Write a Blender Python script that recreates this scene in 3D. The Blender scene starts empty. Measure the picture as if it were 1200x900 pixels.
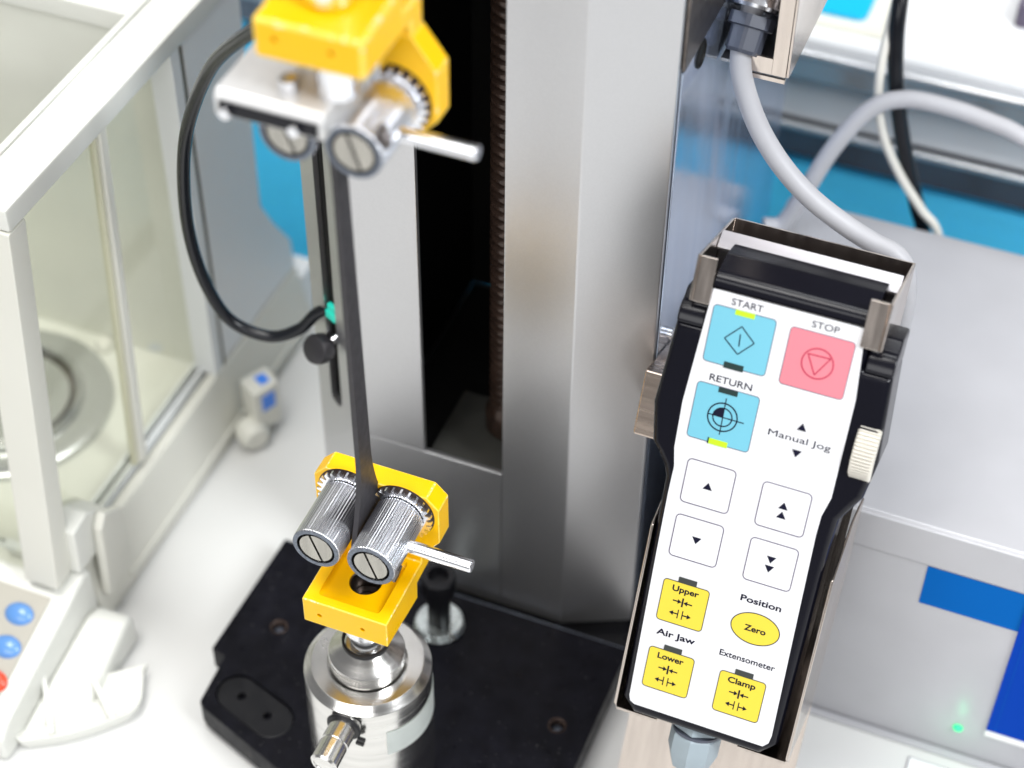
import bpy, bmesh, math, random
from mathutils import Vector, Matrix
random.seed(7)
scene = bpy.context.scene
COL = scene.collection

# ------------------------------------------------------------------ camera
cam_d = bpy.data.cameras.new('camera')
cam = bpy.data.objects.new('camera', cam_d)
COL.objects.link(cam)
scene.camera = cam
cam_d.sensor_width = 36.0
cam_d.lens = 65.4
cam_d.clip_start = 0.02
cam_d.clip_end = 60
right = Vector((0.9295, 0.3687, 0.0098)); down = Vector((0.2672, -0.6546, -0.7072)); fwd = Vector((-0.2543, 0.6599, -0.7070))
mw = Matrix((right, -down, -fwd)).transposed().to_4x4()
q = mw.to_quaternion(); q.normalize()
cam.rotation_mode = 'QUATERNION'
cam.rotation_quaternion = q
cam.location = (0.2495, -0.4646, 0.7889)
cam_d.dof.use_dof = True
cam_d.dof.focus_distance = 0.812
cam_d.dof.aperture_fstop = 4.8

# ------------------------------------------------------------------ world, lamps, exposure
w = bpy.data.worlds.new("World"); scene.world = w; w.use_nodes = True
w.node_tree.nodes['Background'].inputs[0].default_value = (0.97, 0.97, 0.98, 1)
w.node_tree.nodes['Background'].inputs[1].default_value = 0.21

def area(name, loc, target, sx, sy, power, color=(1, 1, 1)):
    l = bpy.data.lights.new(name, 'AREA'); l.shape = 'RECTANGLE'; l.size = sx; l.size_y = sy
    l.energy = power; l.color = color
    o = bpy.data.objects.new(name, l); COL.objects.link(o)
    o.location = loc
    o.rotation_euler = (Vector(target) - Vector(loc)).to_track_quat('-Z', 'Y').to_euler()
    return o
area('ceiling_softbox', (-0.35, -0.25, 1.9), (0.0, 0.1, 0.1), 1.0, 0.7, 27, (1.0, 0.985, 0.955))
area('right_fill', (1.25, -0.35, 1.45), (0.1, 0.25, 0.1), 0.4, 0.9, 26, (0.95, 0.98, 1.0))  # unseen fill, added to lift the right-facing surfaces
area('front_fill', (0.0, -1.7, 1.15), (0.05, 0.1, 0.15), 1.8, 0.6, 15, (1, 1, 1))  # unseen fill in front, added to brighten front-facing metal and panels
area('rear_fill', (0.1, 0.55, 1.8), (0.1, 0.45, 0.0), 1.2, 0.4, 13, (0.97, 0.99, 1.0))  # unseen fill, added above the counter to brighten the blue cloth

vs = scene.view_settings
vs.view_transform = 'Standard'; vs.look = 'None'; vs.gamma = 1; vs.use_curve_mapping = False
vs.exposure = 0.12

# ------------------------------------------------------------------ materials
def mat(name, color, rough=0.5, metal=0.0, spec=0.5, bump=0.0, bscale=400, var=0.0, vscale=20, stretch=None,
        rvar=0.0, emis=None, estr=0.0, coat=0.0, speck=None, coords='Object'):
    m = bpy.data.materials.new(name); m.use_nodes = True
    nt = m.node_tree; p = nt.nodes['Principled BSDF']
    p.inputs['Base Color'].default_value = (*color, 1)
    p.inputs['Roughness'].default_value = rough
    p.inputs['Metallic'].default_value = metal
    p.inputs['Specular IOR Level'].default_value = spec
    p.inputs['Coat Weight'].default_value = coat
    p.inputs['Coat Roughness'].default_value = 0.08
    if emis:
        p.inputs['Emission Color'].default_value = (*emis, 1); p.inputs['Emission Strength'].default_value = estr
    tc = nt.nodes.new('ShaderNodeTexCoord'); mp = nt.nodes.new('ShaderNodeMapping')
    nt.links.new(tc.outputs[coords], mp.inputs['Vector'])
    if stretch: mp.inputs['Scale'].default_value = stretch
    def noise(sc, det=3):
        n = nt.nodes.new('ShaderNodeTexNoise'); n.inputs['Scale'].default_value = sc; n.inputs['Detail'].default_value = det
        nt.links.new(mp.outputs[0], n.inputs['Vector']); return n
    col_out = None
    if var > 0:
        n = noise(vscale, 5)
        r = nt.nodes.new('ShaderNodeValToRGB')
        r.color_ramp.elements[0].position = 0.3; r.color_ramp.elements[1].position = 0.7
        r.color_ramp.elements[0].color = (*[c * (1 - var) for c in color], 1)
        r.color_ramp.elements[1].color = (*[min(1, c * (1 + var)) for c in color], 1)
        nt.links.new(n.outputs['Fac'], r.inputs['Fac']); col_out = r.outputs['Color']
    if speck:
        n = noise(speck[0], 1)
        r = nt.nodes.new('ShaderNodeValToRGB')
        r.color_ramp.elements[0].position = speck[1]; r.color_ramp.elements[1].position = speck[1] + 0.05
        nt.links.new(n.outputs['Fac'], r.inputs['Fac'])
        mx = nt.nodes.new('ShaderNodeMixRGB'); nt.links.new(r.outputs['Color'], mx.inputs['Fac'])
        if col_out: nt.links.new(col_out, mx.inputs['Color1'])
        else: mx.inputs['Color1'].default_value = (*color, 1)
        mx.inputs['Color2'].default_value = (*speck[2], 1); col_out = mx.outputs['Color']
    if col_out: nt.links.new(col_out, p.inputs['Base Color'])
    if rvar > 0:
        n = noise(vscale * 1.7 + 5, 5); mr = nt.nodes.new('ShaderNodeMapRange')
        mr.inputs['To Min'].default_value = max(0.02, rough - rvar); mr.inputs['To Max'].default_value = rough + rvar
        mr.inputs['From Min'].default_value = 0.3; mr.inputs['From Max'].default_value = 0.7
        nt.links.new(n.outputs['Fac'], mr.inputs['Value']); nt.links.new(mr.outputs[0], p.inputs['Roughness'])
    if bump > 0:
        n = noise(bscale, 3); b = nt.nodes.new('ShaderNodeBump'); b.inputs['Strength'].default_value = bump
        b.inputs['Distance'].default_value = 0.0005
        nt.links.new(n.outputs['Fac'], b.inputs['Height']); nt.links.new(b.outputs[0], p.inputs['Normal'])
    return m

M = dict(
    table=mat('white_laminate', (0.655, 0.655, 0.645), 0.45, var=0.045, vscale=7, bump=0.03, bscale=900, rvar=0.05),
    floor=mat('grey_carpet', (0.25, 0.26, 0.28), 0.9, var=0.2, vscale=60),
    black_plate=mat('black_painted_steel', (0.006, 0.006, 0.009), 0.36, spec=0.09, bump=0.10, bscale=900, var=0.35, vscale=90, rvar=0.10,
                    speck=(700, 0.73, (0.10, 0.10, 0.10))),
    black_cover=mat('black_satin_cover', (0.008, 0.008, 0.010), 0.34, spec=0.25, bump=0.05, bscale=700, rvar=0.08, vscale=60),
    satin=mat('satin_silver_paint', (0.555, 0.555, 0.57), 0.35, metal=0.92, bump=0.05, bscale=1800, var=0.02, vscale=1100, rvar=0.05),
    steel=mat('stainless_sheet', (0.66, 0.67, 0.69), 0.16, metal=1.0, bump=0.02, bscale=500, stretch=(1, 1, 0.05), var=0.05, vscale=60, rvar=0.05),
    brushed=mat('brushed_stainless', (0.60, 0.50, 0.43), 0.24, metal=1.0, bump=0.07, bscale=700, stretch=(0.04, 1, 1), var=0.08, vscale=120, rvar=0.08),
    holder=mat('holder_stainless', (0.62, 0.55, 0.50), 0.2, metal=1.0, bump=0.05, bscale=900, stretch=(1, 0.1, 0.1), var=0.07, vscale=150, rvar=0.07),
    turned=mat('turned_steel', (0.70, 0.69, 0.67), 0.22, metal=1.0, bump=0.05, bscale=900, stretch=(0.05, 0.05, 1), var=0.08, vscale=300, rvar=0.06),
    chrome=mat('ground_steel', (0.86, 0.87, 0.91), 0.22, metal=1.0),
    screw_steel=mat('nickel_screw', (0.42, 0.405, 0.37), 0.25, metal=1.0, stretch=(1, 1, 0.1), var=0.12, vscale=300, rvar=0.08),
    ring_dark=mat('scuffed_steel_rim', (0.17, 0.19, 0.23), 0.4, metal=0.9, var=0.35, vscale=900, rvar=0.1, bump=0.1, bscale=900),
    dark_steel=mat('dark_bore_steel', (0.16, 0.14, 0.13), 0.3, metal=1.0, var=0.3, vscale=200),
    yellow=mat('yellow_enamel', (0.93, 0.52, 0.0), 0.32, spec=0.35, var=0.03, vscale=30, bump=0.04, bscale=500, rvar=0.05, coat=0.0),
    chip=mat('worn_yellow', (0.9, 0.6, 0.15), 0.4),
    rubber=mat('black_rubber', (0.010, 0.010, 0.012), 0.45, spec=0.3, bump=0.06, bscale=900, var=0.2, vscale=60),
    cable_black=mat('black_cable_jacket', (0.005, 0.006, 0.009), 0.26, spec=0.35),
    cable_grey=mat('grey_cable_jacket', (0.42, 0.42, 0.445), 0.45, var=0.05, vscale=40),
    cable_white=mat('white_cable_jacket', (0.74, 0.72, 0.66), 0.5),
    specimen=mat('dark_rubber_specimen', (0.034, 0.032, 0.036), 0.5, spec=0.35, bump=0.05, bscale=700, var=0.15, vscale=150, rvar=0.06),
    body=mat('black_abs', (0.004, 0.004, 0.008), 0.22, spec=0.28, bump=0.02, bscale=1500),
    face=mat('white_overlay', (0.73, 0.73, 0.755), 0.32, spec=0.4),
    ink=mat('dark_blue_ink', (0.008, 0.008, 0.024), 0.6, spec=0.1),
    ink_soft=mat('grey_violet_ink', (0.10, 0.08, 0.14), 0.6, spec=0.1),
    blue_key=mat('light_blue_key', (0.16, 0.48, 0.61), 0.4),
    red_key=mat('pink_key', (0.70, 0.21, 0.255), 0.4),
    red_ink=mat('crimson_ink', (0.45, 0.02, 0.07), 0.5),
    white_key=mat('white_key', (0.74, 0.74, 0.765), 0.38),
    yellow_key=mat('yellow_key', (0.74, 0.58, 0.045), 0.4),
    led_on=mat('lit_led_window', (0.40, 0.68, 0.01), 0.4, emis=(0.45, 0.80, 0.0), estr=0.30),
    led_off=mat('dark_led_window', (0.010, 0.030, 0.028), 0.35),
    led_grey=mat('grey_led_window', (0.035, 0.040, 0.038), 0.35),
    wheel=mat('cream_wheel', (0.66, 0.63, 0.57), 0.5, var=0.04, vscale=80),
    cabinet=mat('grey_cabinet_paint', (0.47, 0.47, 0.495), 0.33, metal=0.15, bump=0.08, bscale=1500, var=0.035, vscale=25, rvar=0.05),
    stripe=mat('blue_stripe', (0.0, 0.115, 0.44), 0.6, spec=0.05),
    label_blue=mat('deep_blue_label', (0.0, 0.048, 0.40), 0.6, spec=0.05),
    white_print=mat('white_print', (0.88, 0.88, 0.88), 0.45),
    led_green=mat('green_led', (0.02, 0.5, 0.2), 0.3, emis=(0.06, 1.0, 0.36), estr=0.7),
    cream=mat('cream_plastic', (0.66, 0.655, 0.595), 0.45, var=0.02, vscale=15, bump=0.03, bscale=700),
    cream_white=mat('white_plastic', (0.70, 0.705, 0.665), 0.42, var=0.02, vscale=15),
    cream_grey=mat('beige_grey_panel', (0.66, 0.665, 0.61), 0.5, var=0.04, vscale=20),
    housing=mat('pale_grey_plastic', (0.80, 0.82, 0.83), 0.45, var=0.02, vscale=12),
    gasket=mat('olive_gasket', (0.14, 0.13, 0.10), 0.6),
    blue_button=mat('blue_button', (0.11, 0.27, 0.60), 0.25, coat=0.4),
    red_button=mat('red_button', (0.80, 0.06, 0.02), 0.3, coat=0.4),
    blue_mark=mat('blue_mark', (0.05, 0.22, 0.78), 0.4),
    pan=mat('pan_steel', (0.62, 0.63, 0.63), 0.24, metal=0.9, var=0.04, vscale=30),
    counter_blue=mat('sky_blue_cloth', (0.08, 0.68, 0.98), 0.6, bump=0.1, bscale=900, var=0.03, vscale=6),
    rail=mat('rail_steel', (0.72, 0.73, 0.75), 0.2, metal=0.75, stretch=(0.06, 1, 1), bump=0.03, bscale=300),
    counter_panel=mat('shelf_steel_panel', (0.66, 0.68, 0.71), 0.3, metal=0.25, stretch=(0.05, 1, 1), bump=0.05, bscale=300, var=0.05, vscale=30),
    paper=mat('paper', (0.86, 0.87, 0.88), 0.6),
    paper_cream=mat('cream_paper', (0.84, 0.82, 0.72), 0.6),
    cyan=mat('cyan_card', (0.0, 0.52, 0.85), 0.5),
    violet_dark=mat('dark_frame', (0.10, 0.08, 0.13), 0.4),
    teal=mat('teal_plastic', (0.02, 0.72, 0.56), 0.4),
    knob=mat('black_knob', (0.020, 0.019, 0.022), 0.32),
    oiled=mat('oiled_screw_steel', (0.055, 0.034, 0.026), 0.25, metal=0.4, var=0.3, vscale=150),
    inner_black=mat('inner_black', (0.006, 0.006, 0.006), 0.6, spec=0.2),
    zinc=mat('zinc_washer', (0.55, 0.60, 0.60), 0.28, metal=1.0, var=0.12, vscale=120, rvar=0.1),
    white_sticker=mat('white_sticker', (0.80, 0.84, 0.82), 0.4, var=0.03, vscale=150),
    gland=mat('grey_blue_nylon', (0.30, 0.36, 0.40), 0.4, var=0.05, vscale=100),
    gland_dark=mat('dark_blue_nylon', (0.07, 0.078, 0.105), 0.35),
)
def glass_mat():
    m = bpy.data.materials.new('window_glass'); m.use_nodes = True
    nt = m.node_tree; nt.nodes.remove(nt.nodes['Principled BSDF'])
    out = nt.nodes['Material Output']
    t = nt.nodes.new('ShaderNodeBsdfTransparent'); t.inputs[0].default_value = (0.95, 0.955, 0.92, 1)
    g = nt.nodes.new('ShaderNodeBsdfGlossy'); g.inputs['Roughness'].default_value = 0.03
    lw = nt.nodes.new('ShaderNodeLayerWeight'); pw = nt.nodes.new('ShaderNodeMath'); pw.operation = 'POWER'; pw.inputs[1].default_value = 4.0
    nt.links.new(lw.outputs['Facing'], pw.inputs[0])
    f = nt.nodes.new('ShaderNodeMath'); f.operation = 'MULTIPLY_ADD'; f.inputs[1].default_value = 0.5; f.inputs[2].default_value = 0.03
    nt.links.new(pw.outputs[0], f.inputs[0])
    mx = nt.nodes.new('ShaderNodeMixShader')
    nt.links.new(f.outputs[0], mx.inputs[0]); nt.links.new(t.outputs[0], mx.inputs[1]); nt.links.new(g.outputs[0], mx.inputs[2])
    nt.links.new(mx.outputs[0], out.inputs[0]); return m
M['glass'] = glass_mat()
M['dark_rail'] = mat('dark_rail_steel', (0.24, 0.25, 0.29), 0.25, metal=0.8, stretch=(0.06, 1, 1), bump=0.03, bscale=300, var=0.1, vscale=40)
M['blue_reflect'] = mat('blue_reflection_steel', (0.58, 0.66, 0.82), 0.17, metal=0.9, bump=0.02, bscale=500, stretch=(1, 1, 0.05), var=0.05, vscale=60, rvar=0.05)  # plain stainless; the reflected blue is put into its base colour
M['plate'] = mat('satin_plate_steel', (0.74, 0.74, 0.74), 0.35, metal=0.5, var=0.04, vscale=200)
M['flange'] = mat('dull_flange_steel', (0.30, 0.29, 0.305), 0.33, metal=1.0, bump=0.05, bscale=600, stretch=(0.05, 1, 1), var=0.1, vscale=90)
M['keypad'] = mat('taupe_keypad', (0.40, 0.38, 0.33), 0.5, var=0.03, vscale=40)
M['yellow_edge'] = mat('rubbed_yellow_edge', (0.93, 0.60, 0.06), 0.35, var=0.12, vscale=500, speck=(420, 0.60, (0.80, 0.68, 0.38)))
M['pane_edge'] = mat('pale_pane_edge', (0.62, 0.61, 0.47), 0.5)
M['floor_plate'] = mat('pale_floor_plate', (0.055, 0.055, 0.05), 0.4, var=0.1, vscale=80)

# ------------------------------------------------------------------ mesh helpers
def BM(): return bmesh.new()
def box(bm, x0, x1, y0, y1, z0, z1, f=None):
    f = f or (lambda p: p)
    v = [bm.verts.new(f(Vector(c))) for c in ((x0,y0,z0),(x1,y0,z0),(x1,y1,z0),(x0,y1,z0),(x0,y0,z1),(x1,y0,z1),(x1,y1,z1),(x0,y1,z1))]
    for i in ((3,2,1,0),(4,5,6,7),(0,1,5,4),(1,2,6,5),(2,3,7,6),(3,0,4,7)): bm.faces.new([v[k] for k in i])
    return bm
def prism(bm, poly, d0, d1, f):
    """poly: list of (a,b); f(a,b,d)->point"""
    A = [bm.verts.new(f(a, b, d0)) for a, b in poly]; B = [bm.verts.new(f(a, b, d1)) for a, b in poly]
    n = len(poly)
    bm.faces.new(A[::-1]); bm.faces.new(B)
    for i in range(n): bm.faces.new((A[i], A[(i+1) % n], B[(i+1) % n], B[i]))
    bmesh.ops.recalc_face_normals(bm, faces=bm.faces)
    return bm
def frame(axis):
    a = Vector(axis).normalized()
    t = Vector((0, 0, 1)) if abs(a.z) < 0.9 else Vector((1, 0, 0))
    u = a.cross(t).normalized(); return a, u, a.cross(u).normalized()
def lathe(bm, prof, base, axis=(0, 0, 1), seg=48, rmod=None):
    """prof: (radius, height) list along axis"""
    a, u, v = frame(axis); base = Vector(base); rings = []
    for r, h in prof:
        if r < 1e-7: rings.append([bm.verts.new(base + a * h)])
        else:
            ring = []
            for i in range(seg):
                t = 2 * math.pi * i / seg; rr = r + (rmod(i) if rmod else 0)
                ring.append(bm.verts.new(base + a * h + (u * math.cos(t) + v * math.sin(t)) * rr))
            rings.append(ring)
    for A, B in zip(rings, rings[1:]):
        for i in range(seg):
            j = (i + 1) % seg
            if len(A) == 1 and len(B) == 1: continue
            if len(A) == 1: bm.faces.new((A[0], B[j], B[i]))
            elif len(B) == 1: bm.faces.new((A[i], A[j], B[0]))
            else: bm.faces.new((A[i], A[j], B[j], B[i]))
    bmesh.ops.recalc_face_normals(bm, faces=bm.faces)
    return bm
def rod(bm, p0, p1, r, seg=24, ch=None):
    p0 = Vector(p0); p1 = Vector(p1); L = (p1 - p0).length; c = r * 0.15 if ch is None else ch
    return lathe(bm, [(0, 0), (r - c, 0), (r, c), (r, L - c), (r - c, L), (0, L)], p0, p1 - p0, seg)
def spline(pts, n=12):
    P = [Vector(p) for p in pts]; P = [2 * P[0] - P[1]] + P + [2 * P[-1] - P[-2]]; out = []
    for i in range(1, len(P) - 2):
        a, b, c, d = P[i-1:i+3]
        for k in range(n):
            t = k / n
            out.append(0.5 * ((2*b) + (c - a) * t + (2*a - 5*b + 4*c - d) * t*t + (3*b - a - 3*c + d) * t**3))
    out.append(P[-2]); return out
def tube(bm, pts, r, seg=16):
    n = len(pts); rings = []; u = None
    for i, p in enumerate(pts):
        t = (pts[min(i+1, n-1)] - pts[max(i-1, 0)]).normalized()
        if u is None: _, u, _ = frame(t)
        u = (u - t * u.dot(t)).normalized(); v = t.cross(u)
        rings.append([bm.verts.new(p + (u * math.cos(2*math.pi*k/seg) + v * math.sin(2*math.pi*k/seg)) * r) for k in range(seg)])
    for A, B in zip(rings, rings[1:]):
        for k in range(seg): bm.faces.new((A[k], A[(k+1) % seg], B[(k+1) % seg], B[k]))
    bm.faces.new(rings[0][::-1]); bm.faces.new(rings[-1])
    bmesh.ops.recalc_face_normals(bm, faces=bm.faces)
    return bm
def bevel(bm, w, seg=2, ang=30, edges=None, mi=-1):
    bm.normal_update()
    if edges is None:
        edges = [e for e in bm.edges if len(e.link_faces) == 2 and e.calc_face_angle(0) > math.radians(ang)]
    bmesh.ops.bevel(bm, geom=edges, offset=w, segments=seg, affect='EDGES', profile=0.5, clamp_overlap=True, material=mi)
    return bm
def rrect(x0, x1, y0, y1, r, n=5):
    out = []
    for cx, cy, a0 in ((x1-r, y1-r, 0), (x0+r, y1-r, 90), (x0+r, y0+r, 180), (x1-r, y0+r, 270)):
        for k in range(n + 1):
            t = math.radians(a0 + 90 * k / n); out.append((cx + r * math.cos(t), cy + r * math.sin(t)))
    return out
def circle(cx, cy, rx, ry=None, n=40):
    ry = ry or rx
    return [(cx + rx * math.cos(2*math.pi*k/n), cy + ry * math.sin(2*math.pi*k/n)) for k in range(n)]

def link(o, parent=None):
    COL.objects.link(o)
    if parent is not None:
        o.parent = parent
        pw = Matrix.Identity(4)
        p = parent
        if p.type == 'EMPTY': pw = Matrix.Translation(p.location)
        o.matrix_parent_inverse = pw.inverted()
    return o
def obj(name, bm, m, parent=None, smooth=40, label=None, recalc=False, wn=True):
    me = bpy.data.meshes.new(name)
    if recalc: bmesh.ops.recalc_face_normals(bm, faces=bm.faces)
    bm.to_mesh(me); bm.free()
    me.materials.append(M[m] if isinstance(m, str) else m)
    if smooth:
        me.shade_smooth(); me.set_sharp_from_angle(angle=math.radians(smooth))
    o = bpy.data.objects.new(name, me); link(o, parent)
    if smooth and wn:
        md = o.modifiers.new('even_normals', 'WEIGHTED_NORMAL'); md.keep_sharp = True; md.weight = 100
    if label: o['label'] = label
    return o
def cut(o, bm):
    """carve a shape out of an object"""
    for md in list(o.modifiers): o.modifiers.remove(md)
    me = bpy.data.meshes.new('cutter'); bmesh.ops.recalc_face_normals(bm, faces=bm.faces); bm.to_mesh(me); bm.free()
    c = bpy.data.objects.new('cutter', me); COL.objects.link(c)
    md = o.modifiers.new('cut', 'BOOLEAN'); md.object = c; md.operation = 'DIFFERENCE'; md.solver = 'EXACT'
    dg = bpy.context.evaluated_depsgraph_get(); dg.update()
    new = bpy.data.meshes.new_from_object(o.evaluated_get(dg))
    o.modifiers.remove(md); old = o.data; nm = old.name
    o.data = new; bpy.data.meshes.remove(old); new.name = nm
    bpy.data.objects.remove(c); bpy.data.meshes.remove(me)
    new.shade_smooth(); new.set_sharp_from_angle(angle=math.radians(30))
    md = o.modifiers.new('even_normals', 'WEIGHTED_NORMAL'); md.keep_sharp = True; md.weight = 100
def thing(name, loc, label, cat, group=None):
    o = bpy.data.objects.new(name, None); o.empty_display_size = 0.02; COL.objects.link(o); o.location = loc
    return tag(o, label, cat, group)
def tag(o, label, cat, group=None):
    o['label'] = label; o['category'] = cat
    if group: o['group'] = group
    return o
def struct(o): o['kind'] = 'structure'; return o

# ------------------------------------------------------------------ setting
b = BM(); box(b, -3, 3, -3, 3, -0.80, -0.78); struct(obj('floor', b, 'floor'))
TZ = -0.021
b = BM(); box(b, -1.2, 1.2, -1.3, 0.338, TZ - 0.03, TZ); bevel(b, 0.002, 2)
struct(obj('table_top', b, 'table'))

# back counter -----------------------------------------------------
counter = thing('display_counter', (0, 0.5, -0.78), 'long sky blue counter with two stainless rails and a white top behind the machine', 'counter')
b = BM(); box(b, -1.6, 1.6, 0.458, 0.47, -0.78, 0.0815); obj('front_panel', b, 'counter_panel', counter)
b = BM(); rows = []
NXc, NT = 320, 24
for j in range(NT + 1):
    t = j / NT; row = []
    for i in range(NXc + 1):
        x = -1.6 + 3.2 * i / NXc
        if t < 0.6: s_ = t / 0.6; y = 0.4565 - 0.100 * s_ ** 0.9; z = 0.0805 - 0.135 * s_
        else: s_ = (t - 0.6) / 0.4; y = 0.3565 - 0.004 * s_; z = -0.0545 - 0.68 * s_
        fold = min(1, t * 3) * (0.0045 * math.sin(x * 47 + 1.3 * math.sin(x * 13)) + 0.003 * math.sin(x * 23 + 1 + 4 * t))
        row.append(b.verts.new((x, y + fold, z + 0.3 * fold)))
    rows.append(row)
for A0, B0_ in zip(rows, rows[1:]):
    for i in range(NXc): b.faces.new((A0[i], A0[i+1], B0_[i+1], B0_[i]))
bmesh.ops.solidify(b, geom=b.faces[:], thickness=0.0008)
tag(obj('cloth', b, 'counter_blue', recalc=True, wn=False), 'sky blue cloth with soft folds draped below the steel rails behind the grey cabinet', 'cloth')
b = BM(); box(b, -0.30, 1.6, 0.446, 0.475, 0.082, 0.1005); bevel(b, 0.001, 2); r1 = obj('lower_rail', b, 'dark_rail', counter)
b = BM(); box(b, -0.30, 1.6, 0.4445, 0.449, 0.1006, 0.1055); bevel(b, 0.0016, 3); obj('rail_lip', b, 'rail', r1)
b = BM(); box(b, -0.30, 1.6, 0.4525, 0.475, 0.1056, 0.1385); obj('shelf_panel', b, 'counter_panel', counter)
b = BM(); box(b, -0.30, 1.6, 0.443, 0.475, 0.1405, 0.1545); bevel(b, 0.0012, 2); r2 = obj('upper_rail', b, 'rail', counter)
b = BM(); box(b, -0.30, 1.6, 0.4415, 0.475, 0.1546, 0.160); bevel(b, 0.002, 3); obj('rail_lip', b, 'rail', r2)
b = BM(); box(b, -0.30, 1.6, 0.449, 1.5, 0.1602, 0.1655); bevel(b, 0.001, 2); obj('counter_top', b, 'paper', counter)
b = BM(); prism(b, [(0.066, 0.462), (0.124, 0.462), (0.118, 0.60), (0.066, 0.60)], 0.1658, 0.168, lambda a, c, d: Vector((a, c, d)))
tag(obj('document', b, 'paper_cream'), 'cream paper sheet on the counter top between the cyan card and the black cable', 'paper')
b = BM(); prism(b, [(r[0], r[1]) for r in rrect(0.060, 0.1075, 0.472, 0.58, 0.006)], 0.1684, 0.1712, lambda a, c, d: Vector((a, c, d)))
tag(obj('card', b, 'cyan'), 'bright cyan card with rounded corner lying on the counter top', 'card')
b = BM(); prism(b, [(0.140, 0.470), (0.5, 0.462), (0.52, 0.80), (0.15, 0.80)], 0.1658, 0.1675, lambda a, c, d: Vector((a, c, d)))
tag(obj('document', b, 'paper'), 'large white paper sheet on the counter top right of the black cable', 'paper')
ph = thing('tablet', (0.26, 0.56, 0.1677), 'dark framed white tablet corner at the top right on the white paper', 'tablet')
b = BM(); prism(b, rrect(0.189, 0.35, 0.502, 0.62, 0.004), 0.1678, 0.180, lambda a, c, d: Vector((a, c, d))); bevel(b, 0.001, 2); obj('frame', b, 'violet_dark', ph)
b = BM(); prism(b, rrect(0.193, 0.346, 0.5055, 0.616, 0.003), 0.1802, 0.1808, lambda a, c, d: Vector((a, c, d))); obj('screen', b, 'paper', ph)

# ------------------------------------------------------------------ testing machine frame
mach = thing('testing_machine', (0, 0.1, TZ), 'tall satin silver testing column with a dark slot on a black base plate', 'testing machine')
XY = lambda a, c, d: Vector((a, c, d))
# base plate with jog and chamfered corner
poly = [(-0.106, 0.112), (-0.108, 0.0305), (-0.0995, 0.0290), (-0.0978, -0.0015), (-0.0935, -0.0048), (-0.036, -0.0255), (-0.020, -0.030), (0.088, -0.030),
        (0.0935, -0.024), (0.0950, 0.1118)]
b = BM(); prism(b, poly, -0.0165, 0.0, XY); bevel(b, 0.0009, 2)
plate = obj('base_plate', b, 'black_plate', mach)
# pocket for oval cover
a0 = Vector((-0.086, 0.0115)); a1 = Vector((-0.0545, 0.0010))
def stadium(p, q_, r, n=10):
    d = (q_ - p).normalized(); th = math.atan2(d.y, d.x); out = []
    for k in range(n + 1): t = th - math.pi/2 + math.pi * k / n; out.append((q_.x + r*math.cos(t), q_.y + r*math.sin(t)))
    for k in range(n + 1): t = th + math.pi/2 + math.pi * k / n; out.append((p.x + r*math.cos(t), p.y + r*math.sin(t)))
    return out
c0 = a0 + (a1 - a0) * 0.12; c1 = a0 + (a1 - a0) * 0.88
b = BM(); prism(b, stadium(c0, c1, 0.0112), -0.004, 0.01, XY); cut(plate, b)
holes = [(-0.0815, 0.0560), (0.0772, 0.0529)]
b = BM()
for hx, hy in holes: lathe(b, [(0, -0.012), (0.0034, -0.012), (0.0034, 0.01), (0, 0.01)], (hx, hy, 0), seg=24)
cut(plate, b)
b = BM(); prism(b, stadium(c0, c1, 0.0106), -0.0045, -0.0008, XY); bevel(b, 0.0006, 2)
cov = obj('oval_cover', b, 'black_cover', plate)
b = BM()
for t in (0.08, 0.80):
    p = c0 + (c1 - c0) * (0.12 if t < .5 else 0.86); lathe(b, [(0, -0.006), (0.0024, -0.006), (0.0024, 0.01), (0, 0.01)], (p.x, p.y, 0), seg=20)
cut(cov, b)
for hx, hy in holes:
    b = BM(); lathe(b, [(0.0033, -0.010), (0.0033, -0.0003), (0.0044, 0.0004), (0.0047, 0.0002), (0.0047, -0.0001)], (hx, hy, 0), seg=28)
    obj('hole_bushing', b, 'oiled', plate)
    b = BM(); lathe(b, [(0, -0.005), (0.0018, -0.005), (0.0030, -0.0035), (0.0031, -0.010)], (hx, hy, 0), seg=6)
    obj('socket_screw', b, 'ring_dark', plate)
b = BM(); box(b, -0.1040, 0.0935, 0.1108, 0.1114, 0.0001, 0.0005); obj('edge_highlight', b, 'ring_dark', plate)  # pale strip draws the highlight along the plate's back edge
# dark footing behind the plate
b = BM(); box(b, -0.0895, 0.1005, 0.1125, 0.352, TZ + 0.0005, -0.008); bevel(b, 0.001, 1); obj('footing', b, 'black_cover', mach)

# column: hollow section, front slot
ZT = 0.62; ZB = -0.002
def slab(bm, poly, z0, z1): return prism(bm, poly, z0, z1, XY)
b = BM()
slab(b, [(0.021, 0.1159), (0.0555, 0.1159), (0.0893, 0.1316), (0.0893, 0.352), (0.0863, 0.352), (0.0863, 0.1336), (0.0545, 0.1189), (0.021, 0.1189)], ZB, ZT)
bevel(b, 0.0008, 2, 20)
col = obj('column', b, 'satin', mach, smooth=25)
b = BM(); slab(b, [(-0.021, 0.1159), (-0.021, 0.1189), (-0.0545, 0.1189), (-0.0555, 0.1159)][::-1], 0.1015, ZT); bevel(b, 0.0006, 2, 20)
obj('front_panel', b, 'satin', col, smooth=25)
b = BM(); slab(b, [(-0.0555, 0.1159), (0.0209, 0.1159), (0.0209, 0.1189), (-0.0545, 0.1189)], ZB, 0.1013); bevel(b, 0.0005, 2, 20)
obj('front_panel', b, 'satin', col, smooth=25)
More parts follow.
